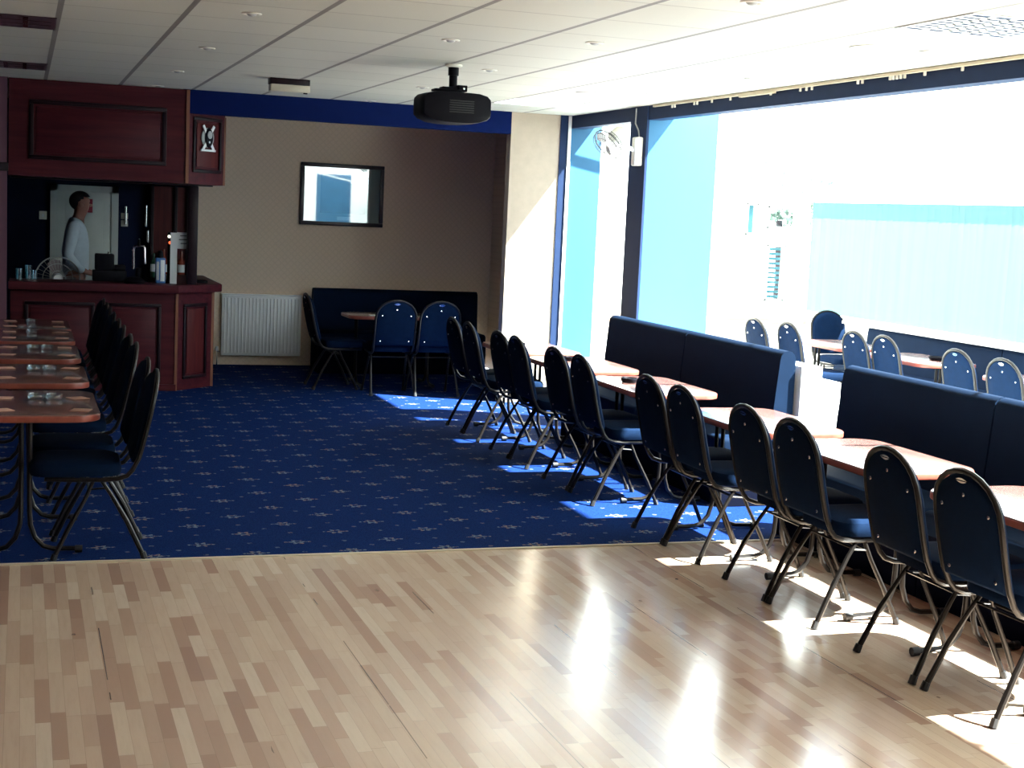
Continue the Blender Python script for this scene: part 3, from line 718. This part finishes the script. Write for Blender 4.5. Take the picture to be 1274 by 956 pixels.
# optics: bottles on the back unit
for k, (xx, zz, hh, mk) in enumerate(((1.30, .934, .25, 'bottle_green'), (1.40, .934, .30, 'bottle_red'), (1.475, .934, .27, 'bottle_green'), (1.58, .934, .28, 'bottle_red'))):
    o = MB().lathe([(0, 0), (.034, 0), (.036, .01), (.036, hh*.6), (.014, hh*.75), (.013, hh), (0, hh)], (xx, 15.58, zz+.004)).build('bottle', M[mk]); tag(o, ('Dark green', 'Amber', 'Second dark green', 'Second amber')[k]+' bottle on the shelf behind the bar', 'bottle', 'bottles behind the bar')
    MB().lathe([(.0368, .06), (.0368, .14)], (xx, 15.58, zz+.004)).build('bottle_label', M['paper'], o)
sp = empty('spirit_dispenser', (1.20, 15.2, .004)); 
bpy.data.objects.remove(sp)
for k, (xx, z0, z1) in enumerate(((1.02, 1.47, 1.66), (1.22, 1.46, 1.68), (1.24, 1.30, 1.42))):
    wo = empty('wall_optic', (xx, 15.66 if xx > 1.1 else 15.74, z0)); tag(wo, ('Clear spirit optic on the navy wall right of the switches', 'Upper clear spirit optic at the left edge of the mahogany unit', 'Lower clear spirit optic at the left edge of the mahogany unit')[k], 'spirit optic', 'spirit optics')
    MB().lathe([(0, 0), (.012, .0), (.014, .03), (.014, (z1-z0)), (0, (z1-z0))], (0, 0, 0), 12).build('measure', M['chrome'], wo)
    MB().box((-.008, .01, .02), (.008, .12 if xx > 1.1 else .05, .04)).build('bracket', M['black'], wo)
pl = MB().lathe([(0, .012), (.012, .010), (.014, 0), (0, 0)], (1.285, 13.80, 1.415), 12, axis=(0, -1, 0)).build('pilot_lamp', M['pilot_white'])
tag(pl, 'Tiny white glowing lamp above the drinks dispenser', 'lamp')
pl2 = MB().lathe([(0, .012), (.012, .010), (.014, 0), (0, 0)], (1.293, 13.80, 1.358), 12, axis=(0, -1, 0)).build('pilot_lamp', M['pilot_red']); tag(pl2, 'Tiny red glowing lamp above the drinks dispenser', 'lamp')
hs = empty('lamp_stand', (1.287, 13.83, .984)); tag(hs, 'Thin black pump stand carrying the tiny glowing lamps', 'stand')
MB().box((-.012, -.012, 0), (.018, .02, .47), .004).build('upright', M['black'], hs)
MB().box((-.035, -.03, 0), (.04, .04, .012), .003).build('foot', M['black'], hs)

# ------------------------------------------------------------------ person behind the bar (faces +x)
pe = empty('person', (.50, 15.05, .004)); tag(pe, 'Person with dark hair in a pale shirt standing sideways behind the bar', 'person')
def skin(name, verts, edges, radii, mat, parent, root=0, sub=2):
    me = bpy.data.meshes.new(name); me.from_pydata(verts, edges, []); me.materials.append(mat)
    o = bpy.data.objects.new(name, me); COL.objects.link(o); o.parent = parent
    s_ = o.modifiers.new('skin', 'SKIN'); s_.use_smooth_shade = True
    sv = me.skin_vertices[0].data if me.skin_vertices else None
    if sv is None:
        bmm = bmesh.new(); bmm.from_mesh(me); bmm.verts.layers.skin.verify(); bmm.to_mesh(me); bmm.free(); sv = me.skin_vertices[0].data
    for k, r_ in enumerate(radii):
        sv[k].radius = r_ if isinstance(r_, tuple) else (r_, r_); sv[k].use_root = (k == root)
    s2 = o.modifiers.new('sub', 'SUBSURF'); s2.levels = sub; s2.render_levels = sub
    return o
V = [(0, 0, .92), (.0, 0, 1.08), (.0, 0, 1.25), (-.01, 0, 1.43), (.015, 0, 1.51), (.035, 0, 1.565), (.052, 0, 1.625), (.046, 0, 1.70), (.04, 0, 1.745)]
E_ = [(i, i+1) for i in range(8)]; Rr = [(.12, .14), (.11, .13), (.12, .155), (.10, .15), (.062, .062), (.064, .060), (.098, .080), (.112, .094), (.085, .075)]
def limb(start, pts, rs):
    i = start
    for p, r_ in zip(pts, rs): V.append(p); E_.append((i, len(V)-1)); Rr.append(r_); i = len(V)-1
    return i
for s_ in (-1, 1):
    w1 = limb(3, [(-.01, s_*.17, 1.45), (-.06, s_*.205, 1.28), (-.085, s_*.215, 1.16), (.0, s_*.20, 1.06), (.10, s_*.17, 1.00), (.15, s_*.16, .985)], [.055, .048, .042, .036, .027, (.018, .036)])
    for f_ in range(4):
        limb(w1, [(.185, s_*(.135+.018*f_), .985), (.215-.006*abs(f_-1), s_*(.130+.020*f_), .975), (.232-.008*abs(f_-1), s_*(.130+.020*f_), .958)], [.0095, .0088, .008])
    limb(w1, [(.165, s_*.118, .978), (.188, s_*.103, .968)], [.011, .0095])
    limb(0, [(.0, s_*.095, .84), (.02, s_*.10, .48), (-.02, s_*.10, .10), (.05, s_*.11, .045), (.13, s_*.115, .035)], [.09, .06, .042, (.038, .035), (.032, .03)])
body = skin('body', V, E_, Rr, M['skin'], pe)
# head detail (child meshes)
MB().lathe([(0, .035), (.010, .02), (.018, 0)], (0, 0, 0), 12, mat=Matrix.Translation((.128, 0, 1.655)) @ Matrix.Rotation(PI/2-.2, 4, 'Y')).build('nose', M['skin'], pe)
hm = MB(); bmesh.ops.create_uvsphere(hm.bm, u_segments=20, v_segments=14, radius=1)
for v_ in hm.bm.verts:
    c = v_.co.copy(); v_.co = Vector((c.x*.106+.036, c.y*.094, c.z*.100+1.695))
geom = [v_ for v_ in hm.bm.verts if (v_.co.x > .072 and v_.co.z < 1.728) or v_.co.z < 1.60]
bmesh.ops.delete(hm.bm, geom=geom, context='VERTS')
hm.build('hair', M['hair'], pe)
for s_ in (-1, 1):
    MB().lathe([(0, .012), (.015, .010), (.022, 0)], (.045, s_*.088, 1.655), 10, axis=(0, s_, 0)).build('ear', M['skin'], pe)
    MB().lathe([(0, .006), (.008, .004), (.011, 0)], (.122, s_*.030, 1.68), 8, axis=(1, s_*.3, 0)).build('eye', M['hair'], pe)
MB().box((.120, -.022, 1.600), (.130, .022, 1.608), .003).build('mouth', plain('lip', (.25, .06, .06), .5), pe)
SV = [(0, 0, .90), (.0, 0, 1.08), (.0, 0, 1.25), (-.01, 0, 1.43), (.018, 0, 1.525)]; SE = [(0, 1), (1, 2), (2, 3), (3, 4)]; SR = [(.145, .165), (.135, .155), (.142, .18), (.125, .18), (.075, .075)]
for s_ in (-1, 1):
    i = 3
    for p, r_ in zip([(-.01, s_*.175, 1.455), (-.06, s_*.21, 1.28), (-.085, s_*.22, 1.165), (.0, s_*.205, 1.06), (.075, s_*.178, 1.012)], [.068, .062, .056, .05, .042]):
        SV.append(p); SE.append((i, len(SV)-1)); SR.append(r_); i = len(SV)-1
skin('shirt', SV, SE, SR, M['shirt'], pe)
TV = [(0, 0, .95), (0, 0, .88)]; TE = [(0, 1)]; TR = [(.135, .155), (.135, .155)]
for s_ in (-1, 1):
    i = 1
    for p, r_ in zip([(.0, s_*.095, .82), (.02, s_*.10, .48), (-.01, s_*.10, .10)], [.105, .080, .065]):
        TV.append(p); TE.append((i, len(TV)-1)); TR.append(r_); i = len(TV)-1
skin('trousers', TV, TE, TR, M['trouser'], pe)

# ------------------------------------------------------------------ alcove fittings
ra = empty('radiator', (2.46, YW-.05, .11)); tag(ra, 'White ribbed panel radiator on the alcove wall right of the bar', 'radiator')
rm = MB(); rm.box((-.43, -.02, 0), (.43, .02, .655), .01)
for k in range(22): rm.tube([(-.40+k*.0381, -.022, .03), (-.40+k*.0381, -.022, .625)], .009, 6)
rm.build('panel', M['radiator'], ra)
MB().box((-.435, -.03, .655), (.435, .03, .668), .003).build('top_grille', M['radiator'], ra)
MB().tube([(-.44, 0, .04), (-.47, 0, .04), (-.47, 0, -.1)], .009, 8).build('pipe', M['chrome'], ra)
MB().lathe([(0, .05), (.018, .045), (.02, 0), (0, 0)], (-.47, 0, .05)).build('valve', M['paper'], ra)
pi = empty('framed_picture', (3.31, YW-.005, 1.885)); tag(pi, 'Framed blue print behind reflecting glass on the alcove wall', 'picture')
hw, hh, t = .462, .335, .042
fm = MB()
for a, b_ in (((-hw, -hh), (hw, -hh+t)), ((-hw, hh-t), (hw, hh)), ((-hw, -hh+t), (-hw+t, hh-t)), ((hw-t, -hh+t), (hw, hh-t))): fm.box((a[0], -.035, a[1]), (b_[0], 0, b_[1]), .006)
fm.build('frame', plain('near_black_frame', (.02, .012, .02), .35), pi)
MB().box((-hw+t, -.012, -hh+t), (hw-t, -.004, hh-t)).build('mount', plain('pale_mount_card', (.35, .42, .45), .6, var=.03), pi)
MB().box((-.24, -.014, -.20), (.26, -.012, .22)).build('print', M['print'], pi)
MB().box((-.05, -.0145, -.275), (.10, -.012, -.235)).build('caption_plate', M['paper'], pi)
MB().box((-hw+t-.005, -.020, -hh+t-.005), (hw-t+.005, -.018, hh-t+.005)).build('glazing', M['print_glass'], pi)

# ------------------------------------------------------------------ ceiling fittings
pj = empty('projector', (2.60, 9.08, 2.70)); tag(pj, 'Black projector hanging from a pole under the ceiling', 'projector')
MB().lathe([(0, 0), (.055, 0), (.055, -.012), (.03, -.02), (0, -.02)], (0, 0, 0)).build('ceiling_plate', M['offwhite'], pj)
MB().tube([(0, 0, -.01), (0, 0, -.14)], .026, 14).build('pole', M['black'], pj)
MB().lathe([(.034, 0), (.034, -.05), (.028, -.05)], (0, 0, -.02)).build('collar', M['black'], pj)
br = MB(); br.box((-.13, -.05, -.175), (.05, .05, -.16), .004); br.box((-.08, -.04, -.16), (.03, .04, -.145), .004); br.box((.02, -.045, -.17), (.085, .05, -.13), .005); br.build('bracket', M['black'], pj)
MB().lathe([(0, .004), (.007, .003), (.008, 0)], (.06, -.048, -.152), 10, axis=(0, -1, 0)).build('screw', M['chrome'], pj)
bo = MB(); bm2 = bmesh.new(); bmesh.ops.create_cube(bm2, size=1)
bmesh.ops.subdivide_edges(bm2, edges=bm2.edges[:], cuts=6, use_grid_fill=True)
for v_ in bm2.verts:
    c = v_.co*2; x_, y_, z_ = c
    z2 = z_*(1-.0*abs(x_)) ; dr_ = (1-.10*abs(x_)**3*1.2)
    belly = -.16*(1-x_*x_) if z_ < 0 else 0
    rx = 1-.10*(abs(z_)**6)-.06*(abs(y_)**6)
    v_.co = Vector((x_*.232*rx, y_*.155*(1-.12*abs(x_)**4)*(1-.05*abs(z_)**4), -.272+(z_*(1-.16*abs(x_)**6)+belly)*.088))
bo._add(bm2); body_p = bo.build('body', M['black'], pj)
MB().lathe([(.0, .0), (.035, 0), (.035, .03), (.028, .03), (.026, .012), (0, .012)], (-.10, .145, -.275), 20, axis=(0, 1, 0)).build('lens', M['black'], pj)
for k in range(6): MB().box((-.06, -.158, -.31+k*.014), (.10, -.15, -.304+k*.014)).build('vent_slot', M['rubber'], pj)
bx = empty('ceiling_speaker', (1.895, 11.10, 2.70)); tag(bx, 'Small cream box with a dark upper band fixed under the ceiling', 'box')
MB().box((-.15, -.06, -.045), (.15, .06, 0), .004).build('dark_band', M['dark_wood'], bx)
MB().box((-.145, -.065, -.098), (.15, .055, -.045), .006).build('case', M['yellowcream'], bx)
MB().box((.10, -.07, -.108), (.13, -.05, -.098), .002).build('sensor', M['black'], bx)
def downlight():
    r = empty('downlight')
    MB().lathe([(.050, .0), (.052, -.004), (.040, -.007), (.034, -.004), (.030, .0)], (0, 0, 0), 20).build('rim', M['offwhite'], r)
    MB().lathe([(0, -.016), (.018, -.012), (.030, -.001)], (0, 0, 0), 16).build('lamp', M['grey'], r)
    return r
d0 = downlight(); first = True
colname = {1.07: 'left column', 2.89: 'middle column', 4.42: 'right column'}
for cx_, ys in ((1.07, (5.6, 7.41, 9.26, 11.1, 12.7)), (2.89, (5.60, 7.38, 9.24, 10.93, 12.7)), (4.42, (6.57, 8.5)), (2.21, (7.8,))):
    for k, yy in enumerate(ys):
        d = d0 if first else copy_tree(d0); first = False; place(d, cx_, yy, ZC)
        if cx_ == 2.21: lab = 'Recessed ceiling downlight just in front of the projector pole'
        else: lab = '%s recessed downlight from the camera in the %s of the ceiling' % (ORD[k].capitalize(), colname[cx_])
        tag(d, lab, 'downlight', 'recessed ceiling downlights')
for k, (xx, yy, rr_) in enumerate(((4.08, 10.35, .15), (4.12, 6.15+.45, .13))):
    r = empty('ceiling_vent', (xx, yy, ZC)); tag(r, ('Round white ceiling vent near the blue pier', 'Round white ceiling vent beside the egg-crate light')[k], 'vent')
    MB().lathe([(rr_, 0), (rr_, -.006), (rr_-.02, -.014), (rr_-.045, -.006), (rr_-.045, 0)], (0, 0, 0), 28).build('rim', M['white'], r)
    MB().lathe([(0, -.018), (rr_*.55, -.014), (rr_*.62, -.004)], (0, 0, 0), 28).build('disc', M['offwhite'], r)
def louvre(x0, y0, label, dark, nx, ny):
    r = empty('ceiling_light', (x0+.3, y0+.3, ZC)); tag(r, label, 'ceiling light', 'louvred ceiling lights')
    f = MB()
    for a, b_ in (((-.295, -.295), (.295, -.27)), ((-.295, .27), (.295, .295)), ((-.295, -.27), (-.27, .27)), ((.27, -.27), (.295, .27))): f.box((a[0], a[1], -.0045), (b_[0], b_[1], -.001))
    f.build('frame', M['dark_red'] if dark else M['white'], r, smooth=False)
    MB().box((-.27, -.27, -.003), (.27, .27, -.001)).build('reflector', M['dark_red'] if dark else M['navy_gloss'], r, smooth=False)
    g = MB()
    for k in range(1, nx): xx = -.27+.54*k/nx; g.box((xx-.014, -.27, -.0045), (xx+.014, .27, -.0035))
    for k in range(1, ny): yy = -.27+.54*k/ny; g.box((-.27, yy-.012, -.0045), (.27, yy+.012, -.0035))
    g.build('louvre', M['chrome'] if dark else M['white'], r, smooth=False)
X0 = .1725; Y0 = 7.103
louvre(X0-.6, Y0+1.2, 'Dark louvred light at the top left corner of the photo, nearer of two', True, 4, 3)
louvre(X0-.6, Y0+4.2, 'Dark louvred light above the left tables, farther of two', True, 4, 3)
louvre(X0+3.6, Y0-1.8, 'Egg-crate light panel in the ceiling at the upper right', False, 5, 9)
pn = empty('ceiling_light', (X0+3.9, 11.62, ZC)); tag(pn, 'Bright flat glowing panel in the ceiling before the cream pier', 'ceiling light')  # bright tile-shaped ceiling patch, drawn as a glowing panel
MB().box((-.29, -.29, -.006), (.29, .29, -.001)).build('diffuser', M['panel_glow'], pn)
# curtain rail with gliders
cr = empty('curtain_rail', (XB-.02, 0, 2.69)); tag(cr, 'Long cream curtain rail with loose gliders along the navy beam', 'curtain rail')
MB().box((-.012, 3.0, -.012), (.012, 10.95, .006), .002).build('rail', M['brass'], cr)
for yy in (10.6, 10.55, 10.2, 10.15, 9.9, 9.6, 8.6, 8.52, 8.45, 7.9, 7.85, 7.55, 7.52, 7.48, 7.44, 7.40, 7.2, 6.85, 9.0):
    MB().box((-.006, yy-.008, -.036), (.006, yy+.008, -.012), .002).build('glider', M['offwhite'], cr)
MB().box((-.014, 8.95, -.024), (.014, 9.45, -.010), .002).build('joint_plate', M['brass'], cr)
# wall fan on the pier
wf = empty('wall_fan', (XB-.012, 11.2, 2.36)); tag(wf, 'White wall fan with a round guard fixed to the blue pier near the ceiling', 'fan')
MB().box((-.055, -.06, -.15), (0, .06, .085), .012).build('mount', M['offwhite'], wf)
MB().box((-.065, -.05, -.14), (-.055, -.02, .07), .003).build('cover_strip', M['paper'], wf)
MB().tube([(-.05, 0, -.02), (-.13, 0, 0), (-.20, -.02, .05)], .02, 10).build('arm', M['paper'], wf)
MB().lathe([(0, .10), (.035, .09), (.052, .06), (.055, -.03), (.04, -.05), (0, -.05)], (0, 0, 0), 20, mat=Matrix.Translation((-.24, -.03, .085)) @ Vector((.55, .2, .45)).to_track_quat('Z', 'Y').to_matrix().to_4x4()).build('motor', M['offwhite'], wf)
mg = Matrix.Translation((-.31, -.05, .01)) @ Vector((-.75, -.25, -.65)).to_track_quat('Z', 'Y').to_matrix().to_4x4()
gu = MB()
for rr_, z_, th in ((.135, 0, .005), (.13, .03, .003), (.13, -.03, .003), (.09, .045, .002), (.05, .05, .002), (.09, -.04, .002)):
    gu.tube([mg @ Vector((rr_*math.cos(a), rr_*math.sin(a), z_)) for a in [2*PI*k/30 for k in range(30)]], th, 5, closed=True)
for k in range(30):
    a = 2*PI*k/30; cs, sn = math.cos(a), math.sin(a)
    gu.tube([mg @ Vector((cs*q, sn*q, z_)) for q, z_ in ((.03, .052), (.09, .045), (.13, .03), (.135, 0), (.13, -.03), (.06, -.045))], .0013, 4)
gu.build('guard', plain('guard_wire', (.10, .10, .10), .4), wf)
for k in range(3):
    MB().prism([(.02, -.015), (.06, -.045), (.11, -.04), (.12, .01), (.09, .045), (.03, .02)], 0, .003, mat=mg @ Matrix.Rotation(k*2*PI/3, 4, 'Z') @ Matrix.Rotation(.3, 4, 'X')).build('blade', M['paper'], wf)
MB().tube([(-.015, .0, .085), (-.02, .01, .14), (-.03, .06, .20), (-.02, .08, .27), (-.02, .08, .325)], .006, 6).build('cable', M['grey'], wf)

# ------------------------------------------------------------------ things on the tables
ZT = .704
def ashtray(x, y, z, mat, label, group, r=.055):
    o = empty('ashtray', (x, y, z)); tag(o, label, 'ashtray', group)
    MB().lathe([(0, 0), (r*.85, 0), (r, .012), (r, .028), (r*.88, .030), (r*.72, .010), (0, .008)], (0, 0, 0), 20).build('bowl', mat, o)
    for k in range(3):
        a = k*2*PI/3; MB().box((r*.80, -.006, .024), (r*1.0, .006, .032), .002, mat=Matrix.Rotation(a, 4, 'Z')).build('rest', mat, o)
    return o
def zt(y): return ZT+(.004 if y > YF else 0)
for k, (xx, yy) in enumerate(((3.80, 11.05), (3.86, 10.02), (3.78, 8.72))):
    ashtray(xx, yy, zt(yy), M['black'], 'Black ashtray on the %s table of the sunlit row' % ('farthest', 'fifth', 'fourth')[k], 'black ashtrays')
for k, (xx, yy) in enumerate(((7.3, 11.6), (7.32, 10.4))):
    ashtray(xx, yy, zt(yy), M['black'], ('Dark ashtray on the side-area table in front of the chair facing us', 'Dark ashtray on the side-area table right of the close pair of chairs')[k], 'black ashtrays', .075)
for i, ty in enumerate(LT):
    for j, dx in enumerate((-.0, .09)):
        if i > 2 and j: continue
        ashtray(.07+dx, ty+(.12 if i else .10), zt(ty), M['ash_glass'], ('%s glass ashtray on the %s table of the left row' % (('Left', 'Right')[j], nth(i, 5))) if i < 3 else 'Glass ashtray on the %s table of the left row' % nth(i, 5), 'glass ashtrays', .042)
    for sx in (-1, 1):
        for sy in (-1, 1):
            bx_ = .085+sx*.195 if sx > 0 else -.09
            o = MB().box((-.046, -.046, 0), (.046, .046, .003), .0008).build('beermat', M['mat_card']); o.location = (bx_, ty+(sy*.22-.08 if i == 0 else sy*.24), zt(ty)+.0005); o.rotation_euler = (0, 0, random.uniform(-.5, .5))
            tag(o, 'Beermat at the %s %s corner of the %s table in the left row' % (('near', 'far')[sy > 0], ('left', 'right')[sx > 0], nth(i, 5)), 'beermat', 'beermats on the left tables')
for k, xx in enumerate((3.30, 3.62)):
    o = MB().box((-.05, -.05, 0), (.05, .05, .004), .001).build('beermat', M['paper']); o.location = (xx, 14.0, zt(14)+.0005); tag(o, ('Pale beermat left of the left chair on the alcove table', 'Pale beermat between the two chairs on the alcove table')[k], 'beermat', 'beermats on the alcove table')
